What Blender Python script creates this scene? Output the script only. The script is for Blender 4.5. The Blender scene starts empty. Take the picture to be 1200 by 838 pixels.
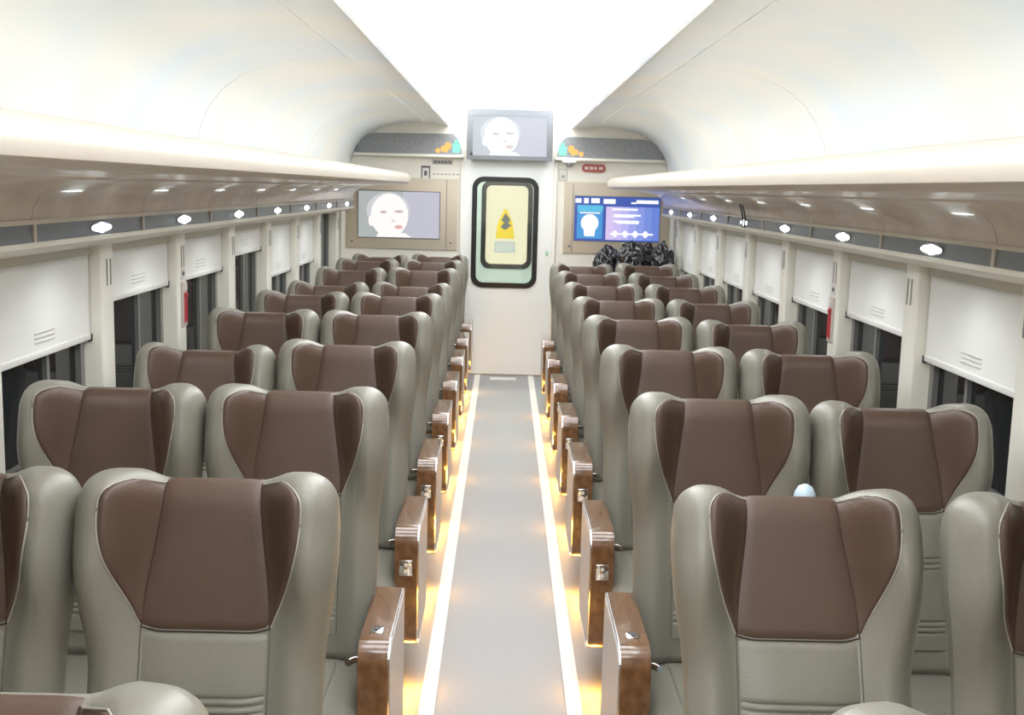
import bpy, bmesh, math, random
from mathutils import Vector, Matrix, noise
random.seed(7)
SC = bpy.context.scene
COL = SC.collection
rad = math.radians

# ---------------------------------------------------------------- camera
cam_d = bpy.data.cameras.new('camera'); cam = bpy.data.objects.new('camera', cam_d); COL.objects.link(cam)
F_PX, PITCH, YAW, ROLL = 1342.0, .1464, .009, .0256
cam_d.sensor_fit = 'HORIZONTAL'; cam_d.sensor_width = 36.0; cam_d.lens = 36.0 * F_PX / 1200.0
cam_d.clip_start = .05; cam_d.clip_end = 200
cp, sp, cy, sy = math.cos(PITCH), math.sin(PITCH), math.cos(YAW), math.sin(YAW)
fw = Vector((sy*cp, cy*cp, -sp)); rt = Vector((cy, -sy, 0)); up = rt.cross(fw)
rt2 = rt*math.cos(ROLL) + up*math.sin(ROLL); up2 = up*math.cos(ROLL) - rt*math.sin(ROLL)
M = Matrix.Identity(4)
for i in range(3):
    M[i][0], M[i][1], M[i][2] = rt2[i], up2[i], -fw[i]
M[0][3], M[1][3], M[2][3] = -.023, 0.0, 1.5956
cam.matrix_world = M
SC.camera = cam

# ---------------------------------------------------------------- world (night outside) and exposure
w = bpy.data.worlds.new('night'); SC.world = w; w.use_nodes = True
w.node_tree.nodes['Background'].inputs[0].default_value = (.004, .005, .008, 1)
w.node_tree.nodes['Background'].inputs[1].default_value = 1.0
SC.view_settings.view_transform = 'Standard'; SC.view_settings.look = 'None'
SC.view_settings.gamma = 1.0; SC.view_settings.use_curve_mapping = False
SC.view_settings.exposure = 0.75
L_VAULT, L_COVE, L_READ, W_READ, W_AMBER = 4.5, 1.9, 5.0, 1.5, 1.15

# ---------------------------------------------------------------- materials
MATS = {}
def mat(name, col=(.8,.8,.8), rough=.5, metal=0, emit=None, es=0, coat=0, spec=.5, noise_amt=0, noise_scale=20, col2=None, bump=0, bump_scale=200, stretch=None, trans=0, ior=1.45):
    if name in MATS: return MATS[name]
    m = bpy.data.materials.new(name); m.use_nodes = True; MATS[name] = m
    nt = m.node_tree; b = nt.nodes['Principled BSDF']
    b.inputs['Base Color'].default_value = (*col, 1); b.inputs['Roughness'].default_value = rough
    b.inputs['Metallic'].default_value = metal; b.inputs['Specular IOR Level'].default_value = spec
    b.inputs['Coat Weight'].default_value = coat; b.inputs['Coat Roughness'].default_value = .04
    b.inputs['Transmission Weight'].default_value = trans; b.inputs['IOR'].default_value = ior
    if emit:
        b.inputs['Emission Color'].default_value = (*emit, 1); b.inputs['Emission Strength'].default_value = es
    if col2 or bump:
        tc = nt.nodes.new('ShaderNodeTexCoord'); src = tc.outputs['Object']
        if stretch:
            mp = nt.nodes.new('ShaderNodeMapping'); mp.inputs['Scale'].default_value = stretch
            nt.links.new(src, mp.inputs['Vector']); src = mp.outputs['Vector']
    if col2:
        n = nt.nodes.new('ShaderNodeTexNoise'); n.inputs['Scale'].default_value = noise_scale; n.inputs['Detail'].default_value = 5
        nt.links.new(src, n.inputs['Vector'])
        r = nt.nodes.new('ShaderNodeValToRGB')
        r.color_ramp.elements[0].position = .5 - noise_amt; r.color_ramp.elements[1].position = .5 + noise_amt
        r.color_ramp.elements[0].color = (*col, 1); r.color_ramp.elements[1].color = (*col2, 1)
        nt.links.new(n.outputs['Fac'], r.inputs['Fac']); nt.links.new(r.outputs['Color'], b.inputs['Base Color'])
    if bump:
        n2 = nt.nodes.new('ShaderNodeTexNoise'); n2.inputs['Scale'].default_value = bump_scale; n2.inputs['Detail'].default_value = 3
        nt.links.new(src, n2.inputs['Vector'])
        bp = nt.nodes.new('ShaderNodeBump'); bp.inputs['Strength'].default_value = bump; bp.inputs['Distance'].default_value = .002
        nt.links.new(n2.outputs['Fac'], bp.inputs['Height']); nt.links.new(bp.outputs['Normal'], b.inputs['Normal'])
    return m
def emis(name, col, s):
    if name.startswith(('scr_','e_','stopw','iconw','led_','lit_')): s*=.60
    return mat(name, col=(.02,.02,.02), rough=.3, emit=col, es=s)

GREY = mat('grey_leather', (.215,.205,.168), .35, col2=(.245,.235,.193), noise_amt=.25, noise_scale=6, bump=.25, bump_scale=260)
BROWN = mat('brown_leather', (.086,.052,.036), .44, col2=(.102,.063,.044), noise_amt=.25, noise_scale=7, bump=.25, bump_scale=260)
DARKP = mat('dark_plastic', (.03,.03,.03), .5)
SEATB = mat('seat_steel', (.12,.12,.12), .45, metal=.4)
WOOD = mat('lacquered_wood', (.11,.05,.02), .25, coat=1.0, col2=(.25,.13,.06), noise_amt=.22, noise_scale=5, stretch=(9,.7,5))
ARMPAD = mat('armrest_side_laminate', (.45,.44,.44), .35)
CHROME = mat('chrome', (.82,.82,.82), .12, metal=1)
CREAM = mat('cream_panel', (.88,.85,.75), .4)
PILLAR = mat('pillar_cream', (.87,.85,.76), .38)
BLIND = mat('blind_fabric', (.83,.83,.795), .75, bump=.15, bump_scale=500)
BLINDBAR = mat('blind_bar', (.78,.775,.74), .4)
GLASS = mat('night_glass', (.010,.012,.015), .03, spec=.6)
ALU = mat('window_aluminium', (.30,.30,.285), .35, metal=.5)
CEIL = mat('ceiling_gloss', (.80,.87,.92), .32, col2=(.92,.90,.83), noise_amt=.14, noise_scale=1.4)
RACKU = mat('rack_underside', (.72,.64,.56), .28, col2=(.90,.83,.74), noise_amt=.25, noise_scale=9, coat=.4)
BAND = mat('blue_grey_band', (.17,.185,.21), .3)
NOSE = mat('rack_nose', (.68,.62,.53), .35)
FLOOR = mat('floor_vinyl', (.29,.292,.287), .45, col2=(.38,.38,.373), noise_amt=.12, noise_scale=260)
STRIP = mat('white_strip', (.88,.85,.78), .4)
WHITE = mat('white_paint', (.89,.91,.87), .35)
BEIGE = mat('beige_panel', (.60,.52,.40), .45)
RUBBER = mat('black_rubber', (.012,.013,.014), .3)
SMOKE = mat('smoked_panel', (.25,.26,.265), .35, col2=(.33,.34,.345), noise_amt=.2, noise_scale=40)
TVF = mat('tv_frame', (.15,.16,.168), .35)
BAGM = mat('black_bag', (.02,.02,.024), .16, spec=1.0, bump=.15, bump_scale=25)
RED = mat('red_enamel', (.45,.03,.035), .4)
REDSIGN = mat('red_sign', (.42,.11,.09), .4)
PALEBLUE = mat('pale_blue_plastic', (.50,.62,.70), .3)
LABELM = mat('label_white', (.75,.74,.70), .5)
LABELD = mat('label_dark', (.12,.12,.13), .5)
VAULT = mat('vault_diffuser', (.85,.88,.9), .4, emit=(.95,.965,1.0), es=L_VAULT)
VGLOW = mat('vault_glow_white', (.86,.89,.92), .4, emit=(.86,.94,1.0), es=.55)  # plain panels, no lamps: faint glow added so no bands show between diffusers
COVEL = emis('cove_led', (.97,.98,1.0), L_COVE)
READL = emis('reading_lens', (.88,.97,1.0), L_READ)
AMBER = emis('amber_lens', (1.0,.55,.12), 12)

# ---------------------------------------------------------------- helpers
def mk(name, verts, faces, m, parent=None, smooth=False, auto=None):
    me = bpy.data.meshes.new(name); me.from_pydata([tuple(v) for v in verts], [], faces); me.update()
    if m: me.materials.append(m)
    bm = bmesh.new(); bm.from_mesh(me); bmesh.ops.recalc_face_normals(bm, faces=bm.faces)
    if smooth:
        for f in bm.faces: f.smooth = True
        if auto:
            for e in bm.edges:
                if len(e.link_faces) == 2 and e.calc_face_angle(0) > auto: e.smooth = False
    bm.to_mesh(me); bm.free()
    return link(name, me, parent)
def link(name, me, parent=None, loc=None, rx=None):
    o = bpy.data.objects.new(name, me); COL.objects.link(o)
    if parent is not None: o.parent = parent
    if loc: o.location = loc
    if rx is not None: o.rotation_euler = (rx, 0, 0)
    return o
def empty(name, loc=(0,0,0)):
    o = bpy.data.objects.new(name, None); COL.objects.link(o); o.location = loc; o.empty_display_size = .1
    return o
def tag(o, label, cat, group=None):
    o['label'] = label; o['category'] = cat
    if group: o['group'] = group
    return o
def struct(o, label=None):
    o['kind'] = 'structure'
    if label: o['label'] = label
    return o
def boxv(x0,x1,y0,y1,z0,z1):
    v = [(x,y,z) for x in (x0,x1) for y in (y0,y1) for z in (z0,z1)]
    f = [(0,1,3,2),(4,6,7,5),(0,4,5,1),(2,3,7,6),(0,2,6,4),(1,5,7,3)]
    return v, f
def box(name, x0,x1,y0,y1,z0,z1, m, parent=None, bev=0, seg=2):
    v, f = boxv(min(x0,x1),max(x0,x1),min(y0,y1),max(y0,y1),min(z0,z1),max(z0,z1))
    o = mk(name, v, f, m, parent)
    if bev:
        bm = bmesh.new(); bm.from_mesh(o.data)
        bmesh.ops.bevel(bm, geom=bm.edges[:], offset=bev, segments=seg, profile=.5, affect='EDGES')
        for fc in bm.faces: fc.smooth = True
        for e in bm.edges:
            if len(e.link_faces)==2 and e.calc_face_angle(0) > rad(50): e.smooth = False
        bm.to_mesh(o.data); bm.free()
    return o
def prism(name, pts, axis, a0, a1, m, parent=None, smooth=False):
    """closed 2-D outline extruded along an axis; pts are the two other coordinates in order"""
    n = len(pts)
    def P(p, a):
        return (a,p[0],p[1]) if axis=='X' else (p[0],a,p[1]) if axis=='Y' else (p[0],p[1],a)
    v = [P(p,a0) for p in pts] + [P(p,a1) for p in pts]
    f = [tuple(range(n)), tuple(range(2*n-1, n-1, -1))] + [(i,(i+1)%n,n+(i+1)%n,n+i) for i in range(n)]
    return mk(name, v, f, m, parent, smooth, rad(35))
def sheet(name, pts, y0, y1, m, parent=None, th=.012, side=1):
    """an open XZ profile given thickness th on the outer side, extruded along Y"""
    out = []
    for i,p in enumerate(pts):
        a = Vector(pts[max(i-1,0)]); b = Vector(pts[min(i+1,len(pts)-1)]); t = (b-a).normalized()
        nrm = Vector((-t.y, t.x))*side
        out.append((p[0]+nrm.x*th, p[1]+nrm.y*th))
    return prism(name, list(pts)+out[::-1], 'Y', y0, y1, m, parent, True)
def rrect(x0,x1,z0,z1,r,seg=6):
    pts=[]
    for cx,cz,a in ((x1-r,z1-r,0),(x0+r,z1-r,90),(x0+r,z0+r,180),(x1-r,z0+r,270)):
        for k in range(seg+1):
            t=rad(a+90*k/seg); pts.append((cx+r*math.cos(t),cz+r*math.sin(t)))
    return pts
def ring(name, outer, inner, y0, y1, m, parent=None):
    """frame between two outlines with equal point counts, in the XZ plane"""
    n=len(outer)
    v=[(p[0],y0,p[1]) for p in outer]+[(p[0],y0,p[1]) for p in inner]+[(p[0],y1,p[1]) for p in outer]+[(p[0],y1,p[1]) for p in inner]
    f=[]
    for i in range(n):
        j=(i+1)%n
        f+= [(i,j,n+j,n+i),(2*n+i,3*n+i,3*n+j,2*n+j),(i,2*n+i,2*n+j,j),(n+i,n+j,3*n+j,3*n+i)]
    return mk(name,v,f,m,parent)
def ell(cx,cz,rx,rz,n=24,a0=0,a1=360):
    return [(cx+rx*math.cos(rad(a0+(a1-a0)*k/n)),cz+rz*math.sin(rad(a0+(a1-a0)*k/n))) for k in range(n if a1-a0>=360 else n+1)]
def tube(name, pts, r, m, parent=None, n=8):
    v=[];f=[]
    for i,p in enumerate(pts):
        p=Vector(p); t=(Vector(pts[min(i+1,len(pts)-1)])-Vector(pts[max(i-1,0)])).normalized()
        a=t.cross(Vector((0,0,1)))
        if a.length<.05: a=t.cross(Vector((1,0,0)))
        a.normalize(); b=t.cross(a)
        for k in range(n):
            q=2*math.pi*k/n; v.append(p+a*r*math.cos(q)+b*r*math.sin(q))
    for i in range(len(pts)-1):
        for k in range(n): f.append((i*n+k,i*n+(k+1)%n,(i+1)*n+(k+1)%n,(i+1)*n+k))
    f.append(tuple(range(n))); f.append(tuple(range(len(v)-n,len(v))))
    return mk(name,v,f,m,parent,True,rad(60))
def disc(name, c, r, h, axis, m, parent=None, n=20):
    pts=[(math.cos(2*math.pi*k/n)*r,math.sin(2*math.pi*k/n)*r) for k in range(n)]
    i='XYZ'.index(axis); o=[j for j in range(3) if j!=i]
    q=[(c[o[0]]+p[0],c[o[1]]+p[1]) for p in pts]
    return prism(name,q,axis,c[i]-h/2,c[i]+h/2,m,parent,True)

ORD=['first','second','third','fourth','fifth','sixth','seventh','eighth','ninth','tenth','eleventh']
SIDE={-1:'left',1:'right'}
Y0, YW = -.6, 9.75            # ends of the car built here
PITCH_Y = .9
XW = 1.37                     # pillar face
XB = 1.412                    # blinds
XG = 1.455                    # glass

# ================================================================ structure
# floor
fl = box('floor', -1.5,1.5, Y0,YW+.06, -.06,0, FLOOR); struct(fl,'grey speckled vinyl floor of the carriage')
for s in (-1,1):
    box('floor_strip', s*.205, s*.252, Y0, YW, 0, .003, STRIP, fl)
box('threshold_plate', -.12,.10, 9.50,9.63, 0,.004, LABELM, fl)

# side walls
PIL0 = 3.90
PK = range(-4,7)
for s in (-1,1):
    wl = empty('wall_'+SIDE[s], (s*XG,0,0)); struct(wl, 'cream window wall on the %s of the aisle'%SIDE[s])
    def wbox(n,x0,x1,y0,y1,z0,z1,m,bev=0):
        return box(n, x0-s*XG, x1-s*XG, y0,y1,z0,z1,m,wl,bev)
    wbox('lower_panel', s*XW, s*1.5, Y0,YW, 0,.66, CREAM)
    wbox('sill', s*1.35, s*1.5, Y0,YW, .66,.69, PILLAR,.006)
    wbox('upper_panel', s*1.40, s*1.5, Y0,YW, 1.37,1.50, CREAM)
    for k in PK:
        yc=PIL0+PITCH_Y*k
        if yc>YW-.3: continue
        p = wbox('pillar', s*XW, s*1.49, yc-.062, yc+.062, .69,1.40, PILLAR,.008)
        for dy in (-.018,.018):
            wbox('slot', s*(XW-.0015), s*(XW+.004), yc+.012+dy-.005, yc+.012+dy+.005, 1.235,1.325, ALU)
    wbox('corner_panel', s*XW, s*1.49, 9.50,YW, .69,1.40, CREAM)

# far bulkhead with a doorway
wf = empty('wall_far',(0,YW,0)); struct(wf,'cream end bulkhead with the vestibule door')
def fbox(n,x0,x1,z0,z1,y0,y1,m,bev=0,par=None):
    return box(n,x0,x1,y0-YW,y1-YW,z0,z1,m,par or wf,bev)
fbox('bulkhead_panel',-1.5,-.385,0,2.45,YW,YW+.05,CREAM)
fbox('bulkhead_panel',.375,1.5,0,2.45,YW,YW+.05,CREAM)
fbox('door_header',-.385,.375,1.83,2.45,YW,YW+.05,CREAM)
for s,(xa,xb,za,zb) in ((-1,(-1.37,-.425,1.065,1.665)),(1,(.47,1.37,1.065,1.665))):
    fbox('screen_surround',xa,xb,za,zb,YW-.012,YW,BEIGE,.004)
    for sx in (xa+.055, xb-.055) :
        disc('screw',(sx,-.014,za+.06),.008,.006,'Y',LABELD,wf)
    xm = (-.52 if s<0 else .545)
    fbox('joint_line',xm-.002,xm+.002,za+.01,zb-.01,YW-.0135,YW-.012,LABELD)
for s in (-1,1):
    fbox('door_post', s*.395-.012, s*.395+.012, 0,1.83, YW-.02,YW, CREAM,.004)
# rear end behind the camera and outer shell
wb = box('wall_back',-1.5,1.5,Y0-.05,Y0,0,2.45,CREAM); struct(wb,'cream end wall behind the viewpoint')

# ---- ceiling: coves, edge strips and raised centre vault
ceil = empty('ceiling',(0,0,0)); struct(ceil,'pale glossy curved ceiling with bright raised centre')
covepts=[(1.345,1.66),(1.342,1.74),(1.325,1.82),(1.29,1.90),(1.235,1.975),(1.15,2.04),(1.04,2.085),(.92,2.112),(.80,2.122),(.705,2.122)]
SEAMS=[Y0,.45,2.25,4.95,7.65,YW]
for s in (-1,1):
    pts=[(s*x,z) for x,z in covepts]
    for a,b in zip(SEAMS[:-1],SEAMS[1:]):
        sheet('cove_panel',pts,a+.003,b-.003,CEIL,ceil,.012,-s)
    sheet('edge_strip',[(s*.70,2.124),(s*.60,2.112),(s*.535,2.100),(s*.515,2.100),(s*.505,2.112)],Y0,YW,CEIL,ceil,.012,-s)
va=[(.505*math.cos(rad(180-180*k/14)), 2.115+.20*math.sin(rad(180*k/14))**.8) for k in range(15)]
y=Y0; k=0
while y<YW-.02:
    b=min(y+.45,YW)
    sheet('diffuser_panel' if k%2==0 else 'vault_panel',va,y+.002,b-.002,VAULT if k%2==0 else VGLOW,ceil,.01,1); y=b; k+=1
box('roof_liner',-1.5,1.5,Y0,YW,2.40,2.45,CREAM,ceil)
for s in (-1,1):
    box('side_liner',s*1.49,s*1.52,Y0,YW,1.4,2.45,CREAM,ceil)

# ---- vestibule beyond the door
ves = empty('trim_1',(0,YW,0)); struct(ves,'vestibule lining seen through the door window')
def vbox(n,x0,x1,y0,y1,z0,z1,m): return box(n,x0,x1,y0-YW,y1-YW,z0,z1,m,ves)
VE=12.2
VW=mat('vestibule_panel',(.62,.70,.68),.4)
vbox('vestibule_floor',-1.0,1.0,YW+.06,VE+.3,-.06,0,FLOOR)
vbox('vestibule_side',-1.02,-1.0,YW+.06,VE,0,2.3,VW); vbox('vestibule_side',1.0,1.02,YW+.06,VE,0,2.3,VW)
vbox('vestibule_ceiling',-1.0,1.0,YW+.06,VE,2.25,2.3,WHITE)
box('vestibule_lamp',-.25,.25,.9,1.5,2.235,2.249,mat('lamp_panel',(.8,.8,.8),.4,emit=(1,.97,.9),es=22),ves)

# ---- doors
def door(name, yc, x0,x1,z1, wx0,wx1,wz0,wz1, gask, leafm, label):
    d = empty(name,(0,yc,0)); struct(d,label)
    g=.045
    outer=[(x0,0),(x1,0),(x1,z1),(x0,z1)]
    hole=rrect(wx0+.01,wx1-.01,wz0+.01,wz1-.01,.085)
    # leaf with a rounded hole: triangulated strip between the hole and the rectangle
    bm=bmesh.new()
    def loop(pts,yy): 
        vs=[bm.verts.new((p[0],yy,p[1])) for p in pts]; return vs,[bm.edges.new((vs[i],vs[(i+1)%len(vs)])) for i in range(len(vs))]
    for yy in (-.02,.02):
        v1,e1=loop(outer,yy); v2,e2=loop(hole,yy)
        bmesh.ops.triangle_fill(bm,edges=e1+e2,use_beauty=True,use_dissolve=False)
    me=bpy.data.meshes.new('leaf'); bm.to_mesh(me); bm.free(); me.materials.append(leafm)
    link('leaf',me,d)
    for (n,xa,xb,za,zb) in (('leaf_edge',x0,x0+.01,0,z1),('leaf_edge',x1-.01,x1,0,z1),('leaf_edge',x0,x1,z1-.01,z1),('leaf_edge',x0,x1,0,.01)):
        box(n,xa,xb,-.0195,.0195,za,zb,leafm,d)
    ring('window_gasket',rrect(wx0,wx1,wz0,wz1,.095),rrect(wx0+gask,wx1-gask,wz0+gask,wz1-gask,.06),-.03,.03,RUBBER,d)
    return d
CLEAR=bpy.data.materials.new('clear_glass'); CLEAR.use_nodes=True
nt=CLEAR.node_tree; nt.nodes.clear()
o_=nt.nodes.new('ShaderNodeOutputMaterial'); mx=nt.nodes.new('ShaderNodeMixShader'); tr=nt.nodes.new('ShaderNodeBsdfTransparent'); gl=nt.nodes.new('ShaderNodeBsdfGlossy')
tr.inputs[0].default_value=(.93,.97,.95,1); gl.inputs['Roughness'].default_value=.02; mx.inputs[0].default_value=.06
nt.links.new(tr.outputs[0],mx.inputs[1]); nt.links.new(gl.outputs[0],mx.inputs[2]); nt.links.new(mx.outputs[0],o_.inputs[0])
DW=(-.305,.255,.757,1.69)
d1=door('door_1',YW+.015,-.385,.375,1.83,*DW,.042,WHITE,'white sliding vestibule door with tall black-framed window')
prism('window_pane',rrect(DW[0]+.03,DW[1]-.03,DW[2]+.03,DW[3]-.03,.06),'Y',-.004,.004,CLEAR,d1)
box('door_button',.325,.345,-.032,-.02,1.045,1.075,mat('button_plate',(.35,.36,.33),.4),d1,.003)
disc('button_lamp',(.335,-.034,1.06),.006,.006,'Y',emis('green_lamp',(.1,.8,.25),1.5),d1)
box('floor_guide',-.385,.375,-.021,.021,0,.012,ALU,d1)
# door beyond, window lit from the next car
D2=(-.275,.265,.75,1.675)
d2=door('door_2',VE,-.42,.42,1.95,*D2,.05,VW,'pale door at the far end of the vestibule with a lit yellow window')
box('window_pane',D2[0]+.04,D2[1]-.04,-.004,.004,D2[2]+.04,D2[3]-.04,emis('lit_window',(1.0,.90,.62),1.0),d2)
vbox('end_wall',-1.0,-.42,VE-.02,VE+.02,0,2.3,VW); vbox('end_wall',.42,1.0,VE-.02,VE+.02,0,2.3,VW); vbox('end_wall',-.42,.42,VE-.02,VE+.02,1.95,2.3,VW)
ws=empty('warning_sign',(-.02,VE-.006,.07)); tag(ws,'yellow triangular warning sign on the lit window beyond the door','sign')
YEL=mat('sign_yellow',(.85,.58,.01),.5); 
prism('triangle_plate',[(-.10,1.0),(.10,1.0),(.08,1.16),(.015,1.31),(-.015,1.31),(-.08,1.16)],'Y',-.003,0,YEL,ws)
prism('pictogram',[(-.05,1.12),(.0,1.09),(.07,1.14),(.03,1.16),(.055,1.20),(.0,1.27),(-.045,1.19),(-.01,1.17)],'Y',-.005,-.003,LABELD,ws)
box('text_plate',-.11,.11,-.003,0,.85,.97,mat('notice',(.55,.57,.6),.5),ws)
for q in range(4): box('text_line',-.10,.09-.02*(q%2),-.0045,-.003,.945-.024*q,.953-.024*q,LABELM,ws)

# ---- windows
wn=0
for s in (-1,1):
    for k in range(-2,6):
        wn+=1
        y0=PIL0+PITCH_Y*k+.062; y1=y0+PITCH_Y-.124
        wd=empty('window_%d'%wn,(s*XG,y0,.69)); struct(wd,'dark night window on the %s side, number along the row by position'%SIDE[s])
        wd['label']='dark night window behind its blind on the %s side, %s from the viewer'%(SIDE[s],ORD[k+2])
        L=y1-y0; H=1.37-.69
        box('pane',-.003 if s>0 else -.009,.009 if s>0 else .003,0,L,0,H,GLASS,wd)
        fx0,fx1=(-.022*s, .0)
        box('frame',fx0,fx1,0,.035,0,H,ALU,wd); box('frame',fx0,fx1,L-.035,L,0,H,ALU,wd)
        box('frame',fx0,fx1,.035,L-.035,0,.03,ALU,wd)
        box('mullion',fx0*.8,fx1,L*.60,L*.60+.022,.03,H,ALU,wd)

# ================================================================ luggage racks
XL=1.25
under=[(1.253,1.484),(1.247,1.512),(1.232,1.540),(1.205,1.566),(1.168,1.581),(1.125,1.587),(1.085,1.590)]
under2=[(1.083,1.590),(1.075,1.597),(1.0,1.603),(.925,1.612),(.845,1.621)]
nose=[(.845,1.619),(.825,1.622),(.806,1.634),(.799,1.652),(.803,1.672),(.818,1.688),(.84,1.694),(.87,1.690)]
RY0,RY1=Y0+.03,9.30
for s in (-1,1):
    rk=empty('luggage_rack',(0,0,0)); tag(rk,'long overhead luggage rack with mottled brown underside along the %s windows'%SIDE[s],'luggage rack','overhead luggage racks')
    divs=[]
    y=2.97-.9*5+ (0.05 if s<0 else 0)
    y=2.97+ (.03 if s<0 else 0)
    while y>RY0+.9: y-=.9
    divs=[RY0]
    while y<RY1-.15:
        if y>RY0+.1: divs.append(y)
        y+=.9
    divs.append(RY1)
    for a,b in zip(divs[:-1],divs[1:]):
        sheet('underside_panel',[(s*p,z) for p,z in under],a+.002,b-.002,RACKU,rk,.012,-s)
        sheet('shelf_bottom',[(s*p,z) for p,z in under2],a+.002,b-.002,RACKU,rk,.012,-s)
        prism('light_band',[(s*1.246,1.426),(s*1.250,1.472),(s*1.27,1.472),(s*1.27,1.426)],'Y',a+.009,b-.009,BAND,rk)
        if b<RY1:
            box('band_divider',s*1.243,s*1.27,b-.008,b+.008,1.424,1.474,NOSE,rk)
    sheet('front_edge',[(s*p,z) for p,z in nose],RY0,RY1,NOSE,rk,.01,s if s<0 else 1)
    prism('edge_bead',[(s*.846,1.612),(s*.832,1.613),(s*.83,1.622),(s*.846,1.624)],'Y',RY0,RY1,CHROME,rk)
    prism('upper_trim',[(s*1.244,1.472),(s*1.244,1.484),(s*1.28,1.484),(s*1.28,1.472)],'Y',RY0,RY1,NOSE,rk)
    prism('lower_trim',[(s*1.240,1.426),(s*1.238,1.412),(s*1.250,1.402),(s*1.372,1.374),(s*1.40,1.374),(s*1.40,1.426)],'Y',RY0,RY1,CREAM,rk)
    prism('top_tray',[(s*.86,1.672),(s*.86,1.684),(s*1.35,1.664),(s*1.35,1.652)],'Y',RY0,RY1,CREAM,rk)
    prism('end_cap',[(s*p,z) for p,z in (under+under2+nose)]+[(s*1.34,1.684),(s*1.34,1.40),(s*1.25,1.41)],'Y',RY1,RY1+.012,NOSE,rk)
    # cove light on top of the rack
    cl=empty('cove_light',(s*1.10,0,1.70)); tag(cl,'hidden strip lamp lying on top of the %s luggage rack'%SIDE[s],'lamp','cove lights')
    box('housing',-.03,.03,RY0+.1,RY1-.1,-.016,0,WHITE,cl); box('diffuser',-.025,.025,RY0+.1,RY1-.1,0,.006,COVEL,cl)
    # reading lights
    k=0
    for i in range(8):
        yy=3.49+.9*(i-1) if s<0 else 3.40+.9*(i-1)
        if yy>RY1-.1: continue
        rl=empty('reading_light',(s*1.246,yy,1.448)); tag(rl,'small bright white reading light above the %s windows, %s from the viewer'%(SIDE[s],ORD[i]),'lamp','reading lights in the rack bands')
        def ell_y(ry,rz,n=20): return [(ry*math.cos(2*math.pi*q/n),rz*math.sin(2*math.pi*q/n)) for q in range(n)]
        prism('bezel',ell_y(.085,.018),'X',-s*.004,s*.004,CHROME,rl,True)
        prism('lens',ell_y(.080,.0115),'X',-s*.007,s*.002,READL,rl,True)
        ld=bpy.data.lights.new('reading_glow','SPOT'); ld.energy=W_READ; ld.color=(.95,.98,1); ld.shadow_soft_size=.04; ld.spot_size=rad(150); ld.spot_blend=.8
        lo=bpy.data.objects.new('reading_glow',ld); COL.objects.link(lo); lo.parent=rl; lo.location=(-s*.06,0,-.05)
        prism('lens_dome',ell_y(.020,.0155),'X',-s*.0075,s*.002,READL,rl,True)

# ================================================================ blinds
BB={-1:{-2:1.03,-1:1.057,0:1.163,1:1.163,2:1.215,3:1.035,4:1.04},1:{-2:1.05,-1:1.052,0:1.105,1:1.082,2:1.035,3:1.03,4:1.02,5:.98}}
for s in (-1,1):
    n=0
    for k,zb in sorted(BB[s].items()):
        y0=PIL0+PITCH_Y*k+.064; y1=y0+PITCH_Y-.128
        b=empty('roller_blind',(s*XB,(y0+y1)/2,zb)); h=(y1-y0)/2
        how={-1:'',1:''}
        tag(b,'%s roller blind on the %s windows, %s from the viewer'%('half-drawn cream' if zb>1.1 else 'long-drawn cream',SIDE[s],ORD[n]),'blind','cream roller blinds'); n+=1
        top=1.372-zb
        box('fabric',-.002,.002,-h+.004,h-.004,.012,top,BLIND,b)
        box('bottom_bar',-.006,.006,-h+.002,h-.002,0,.022,BLINDBAR,b,.003)
        box('shade_strip',-.012*s,.03*s,-h,h,top-.03,top,BLINDBAR if False else mat('blind_top_shade',(.66,.63,.55),.5),b,.004)  # darker strip standing in for the shade along the blind's top
        # pull handle: a shallow raised plate with grip ribs near the bar
        for q in range(3): box('handle_rib',-s*.005,-s*.0015,-.075,.075,.045+.014*q,.048+.014*q,mat('rib',(.55,.54,.50),.5),b)
        for e in (-1,1): box('end_stop',-.008,.008,e*h-.008,e*h+.008,-.006,.02,DARKP,b,.002)

# ================================================================ emergency hammer boxes
for s in (-1,1):
    yc=PIL0+PITCH_Y+.012
    e=empty('hammer_box',(s*XW,yc,.985)); tag(e,'red emergency hammer case on the second pillar of the %s windows'%SIDE[s],'safety box','emergency hammer cases')
    box('case',0,-s*.010,-.030,.030,0,.19,mat('case_pale',(.62,.55,.50),.3),e,.003)
    box('red_panel',-s*.010,-s*.012,-.024,.024,.018,.145,mat('case_red',(.48,.10,.11),.4),e)
    box('hammer_handle',-s*.012,-s*.0165,-.005,.005,.025,.125,mat('hammer_red',(.55,.02,.03),.4),e,.002)
    box('hammer_head',-s*.012,-s*.018,-.015,.015,.125,.140,RED,e,.002)
    box('clip',-s*.010,-s*.014,-.018,.018,.155,.178,LABELM,e,.001)
    box('notice',0,-s*.003,-.024,.024,.20,.245,LABELM,e)
    box('notice_text',-s*.003,-s*.0036,-.016,.016,.215,.232,LABELD,e)

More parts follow.
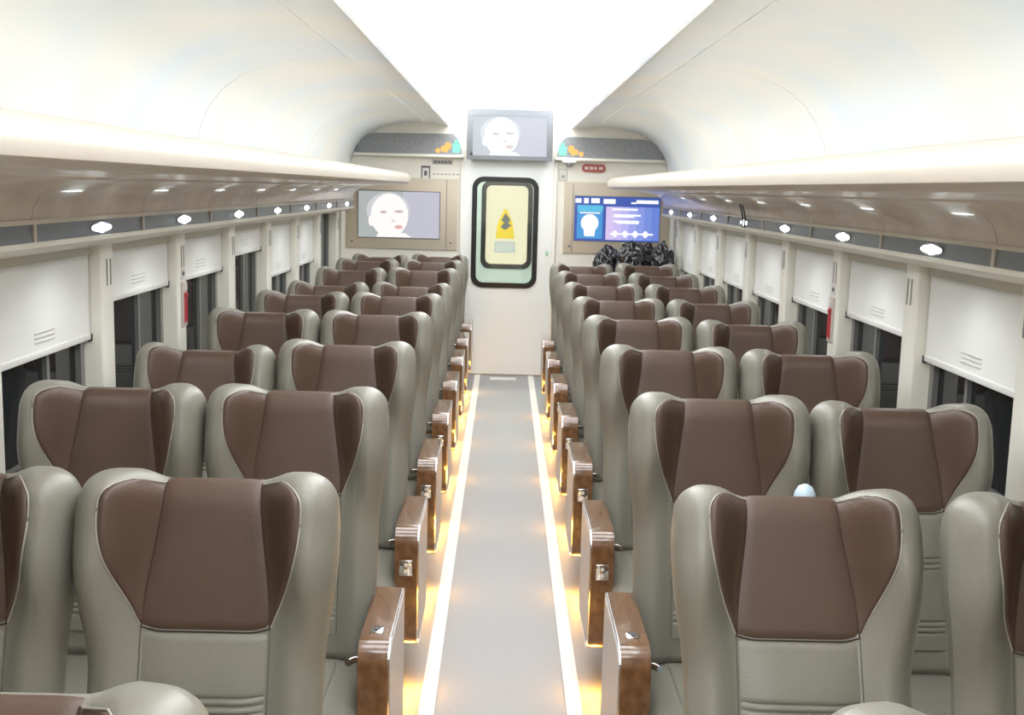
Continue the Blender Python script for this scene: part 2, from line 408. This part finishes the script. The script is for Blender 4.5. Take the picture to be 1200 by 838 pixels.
# ================================================================ seats
S_=.68; T_=.085; M_=-.035
def smooth(a,b,x):
    t=max(0,min(1,(x-a)/(b-a))); return t*t*(3-2*t)
def Wd(v): return .213+.022*smooth(.50,.84,v)-.003*smooth(.9,1,v)
def hw(v): return .1165-(.1165-.088)*smooth(.58,1.0,v)*1.0
VB=.405/S_
def Stop(x):
    a=abs(x)/.235
    r=S_+.016*smooth(.36,.62,a)
    if a>.73: t=min(1,(a-.73)/.27); r-=.058*(1-math.sqrt(max(0,1-t*t)))
    return r
def Ff(x,v):
    ax=abs(x); W=Wd(v); h=hw(v)
    low=.030*smooth(h-.012,h+.05,ax)-.012*smooth(W*.6,W,ax)
    low+= .012*math.exp(-((v-.38)/.18)**2)*(1-smooth(.05,.12,ax))      # gentle lumbar swell
    wing=.095*smooth(h-.004,h+.082,ax)**1.0
    t=smooth(VB-.13,VB+.19,v)
    return low*(1-t)+wing*t
def q_(t): t=max(0,min(1,t)); return math.sqrt(max(0,1-(1-t)**2))
def Pf(u,v,front=True):
    W=Wd(v); x=u*W; s=v*Stop(x*.235/W)
    g=q_((1-abs(u))*W/.045)*q_((1-v)*S_/.055)
    f=Ff(x,v)
    m=M_+ .5*max(0,f)*smooth(.45,1,abs(u))
    n=m+(f-m)*g if front else m-(T_+m)*g
    return Vector((x,-n,s))
US=[-math.cos(math.pi*i/44) for i in range(45)]
US=[ (u*.75+ (-1+2*i/44)*.25) for i,u in enumerate(US)]
VS=[i/30*.9 for i in range(30)]+[.9+.1*math.sin(rad(90*i/9)) for i in range(10)]
def shell_mesh():
    v=[];f=[];nu=len(US);nv=len(VS)
    for fr in (True,False):
        for vv in VS:
            for u in US: v.append(Pf(u,vv,fr))
    B=nu*nv
    for j in range(nv-1):
        for i in range(nu-1):
            a=j*nu+i; f.append((a,a+1,a+nu+1,a+nu)); f.append((B+a,B+a+nu,B+a+nu+1,B+a+1))
    bot=[i for i in range(nu)]+[B+i for i in range(nu-1,-1,-1)]
    f.append(tuple(bot))
    return v,f
def patch(fun, nu, nv, puff, edge=-.0025, inner=(False,False), pw=6):
    """fun(a,b)->(u,v) on [0,1]^2; offsets along the surface normal so that the patch is proud and sinks at its seams"""
    v=[];f=[]
    for j in range(nv+1):
        for i in range(nu+1):
            a,b=i/nu,j/nv
            u,vv=fun(a,b); e=1e-3
            p=Pf(u,vv); du=(Pf(min(1,u+e),vv)-Pf(max(-1,u-e),vv)); dv=(Pf(u,min(1,vv+e))-Pf(u,max(0,vv-e)))
            n=du.cross(dv)
            if n.length<1e-12: n=Vector((0,-1,.5))
            n.normalize()
            k=(1-abs(2*a-1)**pw)*(1-abs(2*b-1)**(pw*2))
            e0=.0012 if (inner[0] and a<.5) or (inner[1] and a>=.5) else edge
            e0=edge+(e0-edge)*(1-abs(2*b-1)**8)
            v.append(p+n*(e0+(puff-e0)*k**.6))
    for j in range(nv):
        for i in range(nu):
            q=j*(nu+1)+i; f.append((q,q+1,q+nu+2,q+nu+1))
    return v,f
def x2u(x,v): return max(-1,min(1,x/Wd(v)))
def ease(b): return b
def head_fun(a,b):
    v=VB+(1-VB)*(b if b<.85 else .85+.15*math.sin(rad(90*(b-.85)/.15))**1.0)
    v=min(v,.9995); x=(2*a-1)*(hw(v)+.0015); return x2u(x,v),v
def wing_fun(sg):
    def fn(a,b):
        bb=b
        v=VB+.004+(.981-VB)*bb; t=(v-VB)/(1-VB)
        sh=math.sin(math.pi/2*min(1,t/.79))**1.12 if t<.79 else math.sqrt(max(0,1-((t-.79)/.172)**2))
        xi=hw(v)-.0015; xo=xi+.085*max(.0,sh)+.002
        x=xi+(xo-xi)*a
        return x2u(sg*x,v),v
    return fn
def lumbar():
    """grey centre panel below the headrest with two groups of three stitched grooves"""
    gs=[.290,.276,.262,.130,.116,.102]
    ss=sorted(set([round(.06+i*(.4035-.06)/40,4) for i in range(41)]+[round(g+d,4) for g in gs for d in (-.004,-.002,0,.002,.004)]))
    v=[];f=[];nu=18
    for s in ss:
        vv=s/S_
        for i in range(nu+1):
            a=i/nu; x=(2*a-1)*hw(vv); p=Pf(x2u(x,vv),vv)
            k=(1-abs(2*a-1)**8); off=-.0025+.0075*k**.6
            if s>.395: off-= .006*(s-.395)/.0085
            for g in gs: off-=.0055*math.exp(-((s-g)/.0022)**2)*k
            v.append(p+Vector((0,-off,0)))
    for j in range(len(ss)-1):
        for i in range(nu):
            q=j*(nu+1)+i; f.append((q,q+1,q+nu+2,q+nu+1))
    return v,f
def mesh_only(name,v,f,m):
    o=mk(name,v,f,m,None,True); me=o.data; bpy.data.objects.remove(o); return me
ME={}
ME['back_shell']=mesh_only('back_shell',*shell_mesh(),GREY)
ME['headrest_panel']=mesh_only('headrest_panel',*patch(head_fun,20,26,.006,inner=(True,True),pw=10),BROWN)
ME['wing_l']=mesh_only('headrest_wing',*patch(wing_fun(-1),16,28,.006,inner=(True,False)),BROWN)
ME['wing_r']=mesh_only('headrest_wing',*patch(wing_fun(1),16,28,.006,inner=(True,False)),BROWN)
ME['lumbar_panel']=mesh_only('lumbar_panel',*lumbar(),GREY)
def piping(sg):
    pts=[]
    for i in range(41):
        b=i/40; u,v=wing_fun(sg)(1.0,b); p=Pf(u,v); pts.append(p+Vector((0,-.0005,0)))
    o=tube('piping',pts,.0016,mat('piping_leather',(.40,.375,.32),.45),None,6); me=o.data; bpy.data.objects.remove(o); return me
def seam(fun,m,r=.0014,n=30,off=.0012):
    pts=[]
    for i in range(n+1):
        u,v=fun(i/n); p=Pf(u,v)
        e=1e-3; nn=(Pf(min(1,u+e),v)-Pf(max(-1,u-e),v)).cross(Pf(u,min(1,v+e))-Pf(u,max(0,v-e)))
        if nn.length<1e-12: nn=Vector((0,-1,.5))
        nn.normalize(); pts.append(p+nn*off)
    o=tube('seam',pts,r,m,None,5); me=o.data; bpy.data.objects.remove(o); return me
SEAMB=mat('seam_thread_brown',(.035,.02,.015),.7); SEAMG=mat('seam_thread_grey',(.12,.11,.09),.7)
for sg_,nm in ((-1,'l'),(1,'r')):
    ME['seam_'+nm]=seam(lambda t,sg_=sg_:(x2u(sg_*hw(VB+(.985-VB)*t),VB+(.985-VB)*t),VB+(.985-VB)*t),SEAMB,off=.0026)
    ME['seam_low_'+nm]=seam(lambda t,sg_=sg_:(x2u(sg_*hw(.09+(VB-.09)*t),.09+(VB-.09)*t),.09+(VB-.09)*t),SEAMG,off=.0004)
ME['seam_mid']=seam(lambda t:(x2u((2*t-1)*hw(VB),VB),VB),SEAMB,off=.0012)
ME['pipe_l']=piping(-1); ME['pipe_r']=piping(1)
o=box('seat_cushion',-.215,.215,-.50,.035,.27,.40,GREY,None,.045,5); ME['seat_cushion']=o.data; bpy.data.objects.remove(o)
o=box('cushion_insert',-.125,.125,-.47,-.03,.392,.408,GREY,None,.007,3); ME['cushion_insert']=o.data; bpy.data.objects.remove(o)
o=box('seat_base',-.19,.19,-.40,.02,.20,.275,SEATB,None,.01,2); ME['seat_base']=o.data; bpy.data.objects.remove(o)
o=box('pedestal',-.13,.13,-.33,-.05,0,.205,SEATB,None,.02,2); ME['pedestal']=o.data; bpy.data.objects.remove(o)
o=prism('back_pocket',rrect(-.16,.16,.12,.36,.03),'Y',T_-.004,T_+.014,DARKP); ME['back_pocket']=o.data; bpy.data.objects.remove(o)
# armrest box: local coords, y forward negative; aisle side is +x for sg=+1
def arm_outline(d=0):
    y0,y1,z0,z1=-.205+d,.195-d,.165+d,.552-d
    pts=[]
    for cx,cz,a,r in ((y1-.012,z1-.012,0,.012),(y0+.055,z1-.055,90,.055-d*.5),(y0+.06,z0+.06,180,.06-d*.5),(y1-.03,z0+.03,270,.03)):
        for k in range(9):
            t=rad(a+90*k/8); pts.append((cx+r*math.cos(t),cz+r*math.sin(t)))
    return pts
def arm_meshes(sg):
    out={}
    def keep(key,o): out[key]=o.data; bpy.data.objects.remove(o)
    keep('armrest',prism('armrest',arm_outline(),'X',-.035,.035,WOOD,None,True))
    keep('side_panel',prism('side_panel',arm_outline(.010),'X',sg*.034,sg*.0395,ARMPAD,None,True))
    po,pi=arm_outline(.001),arm_outline(.009); n=len(po); xa,xb=sg*.034,sg*.0385
    v=[(xa,*p) for p in po]+[(xa,*p) for p in pi]+[(xb,*p) for p in po]+[(xb,*p) for p in pi]; f=[]
    for i in range(n):
        j=(i+1)%n; f+=[(i,j,n+j,n+i),(2*n+i,3*n+i,3*n+j,2*n+j),(i,2*n+i,2*n+j,j),(n+i,n+j,3*n+j,3*n+i)]
    keep('chrome_trim',mk('chrome_trim',v,f,CHROME,None))
    keep('socket_plate',box('socket_plate',-.020,.020,-.2075,-.2045,.405,.455,CHROME,None,.002))
    keep('socket_a',disc('socket',(0,-.2085,.44),.006,.004,'Y',LABELM,None,12))
    keep('socket_b',disc('socket',(0,-.2085,.42),.006,.004,'Y',LABELM,None,12))
    keep('button_plate',box('button_plate',-.015,.015,-.130,-.092,.5515,.5545,CHROME,None,.001))
    keep('button',disc('button',(0,-.111,.5555),.006,.004,'Z',LABELD,None,12))
    keep('recline_lever',tube('recline_lever',[(-sg*.03,-.16,.50),(-sg*.05,-.165,.50),(-sg*.058,-.19,.503)],.009,CHROME,None,8))
    return out
ARM={s:arm_meshes(s) for s in (-1,1)}   # key: x direction of the aisle seen from the seat
o=box('lamp_body',-.012,.012,-.03,.03,0,.035,DARKP,None,.003); ME['lamp_body']=o.data; bpy.data.objects.remove(o)
TAB={('L','A'):{-1:(15,-.045),0:(15,-.03),1:(13.5,-.02),2:(15.3,-.01),3:(14,.01),4:(16.5,0),5:(22.8,-.07),6:(16,0),7:(16.4,0),8:(21,0)},
 ('L','W'):{0:(15,-.03),1:(14,-.03),2:(21.9,-.09),3:(14.1,.01),4:(17.4,0),5:(23,-.12),6:(19.2,0),7:(18,0),8:(22.9,-.09)},
 ('R','A'):{-1:(16.5,-.06),0:(24,-.02),1:(12,.0),2:(13,.03),3:(13,.05),4:(14,0),5:(15,0),6:(15,0),7:(17.8,0)},
 ('R','W'):{0:(14.4,-.06),1:(17,-.04),2:(13,.0),3:(14.8,0),4:(15.3,0),5:(14.4,0),6:(15,0),7:(12,0)}}
def seat(side,pos,n,b,dy):
    sx=-1 if side=='L' else 1
    X=sx*(.545 if pos=='A' else 1.018)
    yh=2.075+.9*n-.176+dy
    t=empty('train_seat',(X,yh,0))
    row=ORD[n+1]
    where='aisle seat' if pos=='A' else 'window seat'
    tag(t,'grey and brown leather winged %s, %s row from the viewer, %s of the aisle'%(where,row,'left' if sx<0 else 'right'),'seat','winged leather train seats')
    R=-rad(b); H=(0,0,.40)
    link('back_shell',ME['back_shell'],t,H,R)
    hp=link('headrest_panel',ME['headrest_panel'],t,H,R)
    for k_ in ('seam_l','seam_r','seam_mid'): link('seam',ME[k_],hp)
    for key,pk in (('wing_l','pipe_l'),('wing_r','pipe_r')):
        wg=link('headrest_wing',ME[key],t,H,R); link('piping',ME[pk],wg)
    lp=link('lumbar_panel',ME['lumbar_panel'],t,H,R)
    for k_ in ('seam_low_l','seam_low_r'): link('seam',ME[k_],lp)
    link('back_pocket',ME['back_pocket'],t,H,R)
    link('seat_cushion',ME['seat_cushion'],t); link('cushion_insert',ME['cushion_insert'],t)
    link('seat_base',ME['seat_base'],t); link('pedestal',ME['pedestal'],t)
    if pos=='A':
        A=ARM[-sx]; ax=-sx*(.545-.303); ay=2.075+.9*n-.27-yh
        if n!=0 or True:
            a=link('armrest',A['armrest'],t,(ax,ay,0))
            for k in ('side_panel','chrome_trim','recline_lever'): link(k,A[k],a)
            if n in (1,): 
                link('button_plate',A['button_plate'],a); link('button',A['button'],a)
            else:
                link('socket_plate',A['socket_plate'],a); link('socket',A['socket_a'],a); link('socket',A['socket_b'],a)
    return t
for (sd,ps),rows in TAB.items():
    for n,(b,dy) in sorted(rows.items()): seat(sd,ps,n,b,dy)

# amber foot lights at the aisle side of each seat pair
for s in (-1,1):
    rows=TAB[('L' if s<0 else 'R','A')]
    for n in sorted(rows):
        yy=2.075+.9*n-.42
        f=empty('foot_light',(s*.345,yy,.0)); tag(f,'amber foot light glowing at floor level beside the %s aisle strip, %s from the viewer'%(SIDE[s],ORD[n+1]),'lamp','amber floor lights')
        link('lamp_body',ME['lamp_body'],f,(0,0,.10))
        box('stem',-.006,.006,-.02,.02,0,.102,DARKP,f)
        box('lens',-.010,.010,-.024,.024,.096,.1005,AMBER,f,.001)
        ld=bpy.data.lights.new('amber_glow','POINT'); ld.energy=W_AMBER; ld.color=(1,.46,.06); ld.shadow_soft_size=.02
        lo=bpy.data.objects.new('amber_glow',ld); COL.objects.link(lo); lo.parent=f; lo.location=(-s*.045,0,.05)

# ================================================================ bulkhead fittings
def flat(name,pts,y,m,parent,th=.001):
    return prism(name,pts,'Y',y-th,y,m,parent)
SK=(1.0,.93,.90)
def face_screen(parent,cx,cz,w,h,dim,pale):
    """portrait shown on a screen: shapes of light on the panel"""
    def E(n,c,s=1): return emis(n+('_p' if pale else ''),c,s*dim)
    bgL=E('scr_bg',(.42,.45,.45) if not pale else (.52,.56,.60),1); bgR=E('scr_bg2',(.52,.52,.60) if not pale else (.56,.58,.66),1)
    x=lambda a:cx+(a-.5)*w
    z=lambda b:cz+(b-.5)*h
    flat('picture_background',[(x(0),z(0)),(x(.55),z(0)),(x(.55),z(1)),(x(0),z(1))],0,bgL,parent)
    flat('picture_background',[(x(.55),z(0)),(x(1),z(0)),(x(1),z(1)),(x(.55),z(1))],0,bgR,parent)
    hair=E('scr_hair',(.62,.62,.64) if not pale else (.66,.71,.75)); skin=E('scr_skin',(1.0,.95,.93) if not pale else (.86,.90,.93)); shade=E('scr_shade',(.75,.60,.58) if not pale else (.62,.65,.68)); lip=E('scr_lip',(.82,.45,.40) if not pale else (.74,.60,.57)); dk=E('scr_dark',(.45,.40,.42) if not pale else (.50,.53,.56))
    flat('picture_hair',ell(x(.37),z(.58),w*.27,h*.40),-.001,hair,parent)
    flat('picture_face',ell(x(.385),z(.46),w*.235,h*.44)[0:24],-.002,skin,parent) if False else flat('picture_face',[(px,max(pz,z(0.01))) for px,pz in ell(x(.385),z(.48),w*.232,h*.475)],-.002,skin,parent)
    flat('picture_ear',ell(x(.165),z(.36),w*.04,h*.12),-.0015,skin,parent)
    flat('picture_neck',[(x(.22),z(.01)),(x(.66),z(.01)),(x(.58),z(.10)),(x(.26),z(.12))],-.0018,skin,parent)
    for ex,ez,r in ((.31,.55,.045),(.50,.57,.06)):
        flat('picture_eye',ell(x(ex),z(ez),w*r,h*.035),-.003,shade,parent)
        flat('picture_eye_line',ell(x(ex),z(ez-.005),w*r*.7,h*.014),-.004,dk,parent)
    flat('picture_nose',[(x(.40),z(.33)),(x(.46),z(.35)),(x(.43),z(.40))],-.003,shade,parent)
    flat('picture_lips',ell(x(.50),z(.23),w*.05,h*.045),-.003,lip,parent)
    flat('picture_lip_line',[(x(.455),z(.235)),(x(.50),z(.245)),(x(.545),z(.235)),(x(.50),z(.225))],-.004,dk,parent)
# wall screen on the left
tv=empty('wall_screen',(0,YW-.013,0)); tag(tv,'wall screen showing a large pale face, left of the door','screen')
box('screen_body',-1.268,-.572,-.004,0,1.155,1.553,TVF,tv)
face_screen_e=empty('tmp'); bpy.data.objects.remove(face_screen_e)
g=tv
def sub_origin(y): return y
class Off: pass
def face_at(parent,cx,cz,w,h,dim,pale,y):
    a=len(bpy.data.objects)
    before=set(bpy.data.objects)
    face_screen(parent,cx,cz,w,h,dim,pale)
    for o in set(bpy.data.objects)-before: o.location.y+=y
face_at(tv,-.92,1.354,.682,.386,1.0,False,-.004)
# wall screen on the right: blue information display
tb=empty('information_screen',(0,YW-.013,0)); tag(tb,'blue information screen with white text lines, right of the door','screen')
box('screen_body',.558,1.284,-.004,0,1.172,1.552,TVF,tb)
ba=set(bpy.data.objects)
X0,X1,Z0,Z1=.562,1.280,1.176,1.548
fx=lambda a:X0+a*(X1-X0); fz=lambda b:Z0+b*(Z1-Z0)
def rect(n,a0,a1,b0,b1,y,c,s=1.0): return flat(n,[(fx(a0),fz(b0)),(fx(a1),fz(b0)),(fx(a1),fz(b1)),(fx(a0),fz(b1))],y,emis('e_%s_%.2f_%.2f_%.2f'%(n,*c),c,s),tb)
rect('screen_background',0,1,0,1,0,(.045,.10,.42))
rect('information_tile',.03,.33,.05,.80,-.001,(.06,.32,.70))
rect('tile_header',.03,.33,.66,.80,-.0015,(.10,.52,.78))
cols=[(.68,.55,.86),(.60,.50,.88),(.48,.46,.88),(.34,.38,.84),(.24,.32,.78),(.18,.27,.72),(.14,.23,.68)]
for i,c in enumerate(cols): rect('colour_field',.37+.09*i,.37+.09*(i+1),.03,.78,-.001,c)
WT=(.95,.97,1.0)
for a0,a1,b0,b1 in ((.0,.075,.85,.95),(.10,.16,.84,.96),(.185,.29,.85,.96),(.33,.475,.84,.95)): rect('header_icon',a0+.005,a1,b0,b1,-.001,WT)
rect('clock_text',.72,.98,.86,.94,-.001,WT); rect('clock_text',.66,.72,.85,.89,-.001,WT)
for b,(a0,a1) in zip((.70,.57,.54,.43,.40),((.44,.74),(.46,.78),(.46,.70),(.46,.76),(.5,.76))): rect('text_line',a0,a1,b,b+.045,-.002,WT)
rect('route_line',.42,.93,.15,.19,-.002,WT)
for a in (.48,.60,.72,.84): flat('route_stop',ell(fx(a),fz(.17),.022,.030,12),-.0025,emis('stopw',WT,1),tb)
WI=emis('iconw',WT,1.0)
flat('bulb_icon',ell(fx(.18),fz(.40),.075,.075,28),-.002,WI,tb)
flat('bulb_foot',[(fx(.12),fz(.10)),(fx(.24),fz(.10)),(fx(.25),fz(.26)),(fx(.11),fz(.26))],-.002,WI,tb)
rect('tile_text',.06,.30,.615,.645,-.002,WT)
for o in set(bpy.data.objects)-ba: o.location.y-=.004
# television above the door
tc=empty('television',(0,YW-.10,0)); tag(tc,'grey-framed television showing a washed-out face, hung above the door','television')
box('back_case',-.335,.335,-.02,.098,1.86,2.21,TVF,tc,.006)
ring('bezel',[(-.356,1.828),(.356,1.828),(.356,2.24),(-.356,2.24)],[(-.306,1.862),(.306,1.862),(.306,2.186),(-.306,2.186)],-.035,0,TVF,tc)
face_at(tc,0,2.024,.614,.326,1.0,True,-.022)
disc('indicator',(-.315,-.037,1.872),.011,.006,'Y',RUBBER,tc)
for sx in (-1,1): box('bracket',sx*.2-.02,sx*.2+.02,.05,.098,2.10,2.2,TVF,tc)
# smoked overhead panels with pictogram displays
G1=emis('led_green',(.25,.85,.62),1.3); O1=emis('led_orange',(1.0,.42,.10),1.5)
for s in (-1,1):
    p=empty('overhead_panel',(0,YW-.03,0)); tag(p,'smoked dark overhead panel with lit toilet pictograms, %s of the television'%SIDE[s],'panel','smoked overhead panels')
    out=[(s*.395,1.862),(s*1.29,1.862),(s*1.285,1.90),(s*1.262,1.95),(s*1.225,1.99),(s*1.18,2.016),(s*1.13,2.026),(s*.47,2.036),(s*.43,1.99),(s*.41,1.93)]
    prism('smoked_cover',out,'Y',0,.028,SMOKE,p)
    box('ledge',s*.38,s*1.30,-.045,.03,1.838,1.862,CREAM,p,.004)
    flat('green_figure',ell(s*.445,1.972,.017,.017,12),-.0005,G1,p)
    flat('green_figure',[(s*.445-.03,1.88),(s*.445+.03,1.88),(s*.445+.036,1.955),(s*.445-.036,1.955)],-.0005,G1,p)
    for x,z,r in ((.515,1.935,.028),(.555,1.91,.022),(.60,1.895,.019),(.53,1.90,.018)):
        flat('orange_figure',ell(s*x,z,r,r*1.1,12),-.0005,O1,p)
# small notices on the bulkhead
e=empty('notice_plate',(-.70,YW,1.705)); tag(e,'small square notice with dark border above the left wall screen','sign')
box('plate',-.038,.038,-.004,0,-.062,.062,LABELD,e); box('face',-.028,.028,-.005,-.004,-.045,.045,LABELM,e); box('mark',-.012,.012,-.006,-.005,-.02,.02,LABELD,e)
e=empty('grey_name_plate',(-.56,YW,1.80)); tag(e,'narrow grey sign plate under the left overhead panel','sign')
box('plate',-.085,.085,-.004,0,-.018,.018,mat('plate_grey',(.40,.38,.34),.4),e)
for i in range(5): box('lettering',-.07+.03*i,-.05+.03*i,-.005,-.004,-.009,.009,LABELD,e)
e=empty('notice_plate',(-.53,YW,1.70)); tag(e,'faint row of small lettering beside the square notice','sign')
for i in range(7): box('lettering',-.11+.033*i,-.09+.033*i,-.002,0,-.006,.006,mat('letter_grey',(.45,.43,.38),.5),e)
e=empty('red_sign',(.71,YW,1.782)); tag(e,'red rounded sign with pale lettering under the right overhead panel','sign')
prism('plate',rrect(-.10,.10,-.034,.034,.033),'Y',-.012,0,REDSIGN,e)
for i,wd_ in enumerate((.028,.03,.02,.032)): box('lettering',-.075+.04*i,-.075+.04*i+wd_,-.0135,-.012,-.012,.012,mat('sign_pale',(.75,.62,.58),.5),e)
e=empty('notice_plate',(.455,YW,1.72)); tag(e,'small white notice with dark outline right beside the door top','sign')
box('plate',-.035,.035,-.003,0,-.05,.05,mat('plate_grey',(.4,.38,.34),.4),e); box('face',-.03,.03,-.004,-.003,-.045,.045,LABELM,e); box('mark',-.015,.015,-.005,-.004,-.03,.0,mat('letter_grey',(.45,.43,.38),.5),e)
e=empty('camera_dome',(.50,YW-.05,1.838)); tag(e,'small pale camera housing under the right overhead panel','camera')
box('mount',-.06,.06,-.03,.04,-.02,0,LABELM,e,.004)
bm=bmesh.new(); bmesh.ops.create_uvsphere(bm,u_segments=16,v_segments=10,radius=.028); me=bpy.data.meshes.new('dome'); bm.to_mesh(me); bm.free(); me.materials.append(mat('dome_grey',(.30,.29,.27),.2))
for pl in me.polygons: pl.use_smooth=True
link('dome',me,e,(0.0,0,-.024))

# straps hanging under the right rack
st=empty('rack_strap',(1.225,6.0,1.575)); tag(st,'dark strap dangling from the right luggage rack by a reading light','strap')
for d in (-.03,.03):
    prism('strap_tail',[(-.022,-.03),(-.012,-.06),(-.003,-.10),(-.004,-.15),(-.008,-.15),(-.007,-.10),(-.016,-.058),(-.026,-.03)],'Y',d-.014,d+.014,DARKP,st)

# ================================================================ black bags piled behind the last right-hand seats
def bag(loc,r,seed,label,tilt=0,neck=True):
    b=empty('rubbish_bag',loc); tag(b,label,'rubbish bag','black plastic bags piled behind the last seats')
    bm=bmesh.new(); bmesh.ops.create_icosphere(bm,subdivisions=5,radius=1)
    for v in bm.verts:
        p=v.co.copy(); q=p*1.0+Vector((seed*3.1,seed*1.7,seed))
        d=noise.noise(q*1.1)*.14
        n1=noise.noise(q*2.4+Vector((5,0,0))); n2=noise.noise(q*4.6); n3=noise.noise(q*9)
        d+= (1-abs(n1)*1.3)**2*.36 + (1-abs(n2)*1.2)**2*.10 - .25
        az=math.atan2(p.y,p.x); top=max(0,p.z)
        d+= .035*top*math.sin(az*5+seed+2*p.z)
        v.co=p*(1+d); v.co.x*=r[0]; v.co.y*=r[1]; v.co.z*=r[2]
        if v.co.z<-r[2]*.8: v.co.z=-r[2]*.8
    for ax in range(3):
        lo_=min(v.co[ax] for v in bm.verts); hi_=max(v.co[ax] for v in bm.verts)
        for v in bm.verts: v.co[ax]=((v.co[ax]-lo_)/(hi_-lo_)*2-1)*r[ax]
    me=bpy.data.meshes.new('bag_body'); bm.to_mesh(me); bm.free(); me.materials.append(BAGM)
    for pl in me.polygons: pl.use_smooth=True
    o=link('bag_body',me,b)
    return b
bag((.84,9.53,.985),(.135,.13,.18),1,'leftmost of the upper black plastic bags behind the last right seats')
bag((.985,9.21,1.01),(.125,.13,.215),2,'tallest crumpled black bag in the middle of the pile under the blue screen')
bag((1.14,9.53,.995),(.14,.13,.19),3,'black bag of the pile half hidden between the tall one and the window-side one')
bag((1.245,9.21,1.01),(.112,.13,.21),4,'black bag with pale creases leaning against the window wall corner')
for x_,z_,sd,lb in ((.88,.60,5,'lower black bag under the left end of the pile'),(1.21,.60,6,'lower black bag under the window end of the pile'),(.88,.20,7,'black bag resting on the floor at the left of the pile'),(1.21,.20,8,'black bag resting on the floor beside the window wall')):
    bag((x_,9.36,z_),(.155,.28,.195),sd,lb,neck=False)

# pale blue knob of a pole standing behind the nearest full seat right of the aisle
po=empty('pole',(.60,2.26,0)); tag(po,'pale blue rounded pole end poking up behind the large seat right of the aisle','pole')
def lathe(name,prof,m,parent,n=24):
    v=[];f=[]
    for r_,z_ in prof:
        for k in range(n): v.append((r_*math.cos(2*math.pi*k/n),r_*math.sin(2*math.pi*k/n),z_))
    for j in range(len(prof)-1):
        for k in range(n): f.append((j*n+k,j*n+(k+1)%n,(j+1)*n+(k+1)%n,(j+1)*n+k))
    f.append(tuple(range(n))); f.append(tuple(range(len(v)-n,len(v))))
    return mk(name,v,f,m,parent,True,rad(50))
lathe('shaft',[(.012,0),(.012,.93)],PALEBLUE,po)
lathe('grip',[(.012,.90),(.02,.91),(.023,.93),(.023,.985),(.021,1.0),(.014,1.012),(.004,1.017)],PALEBLUE,po)
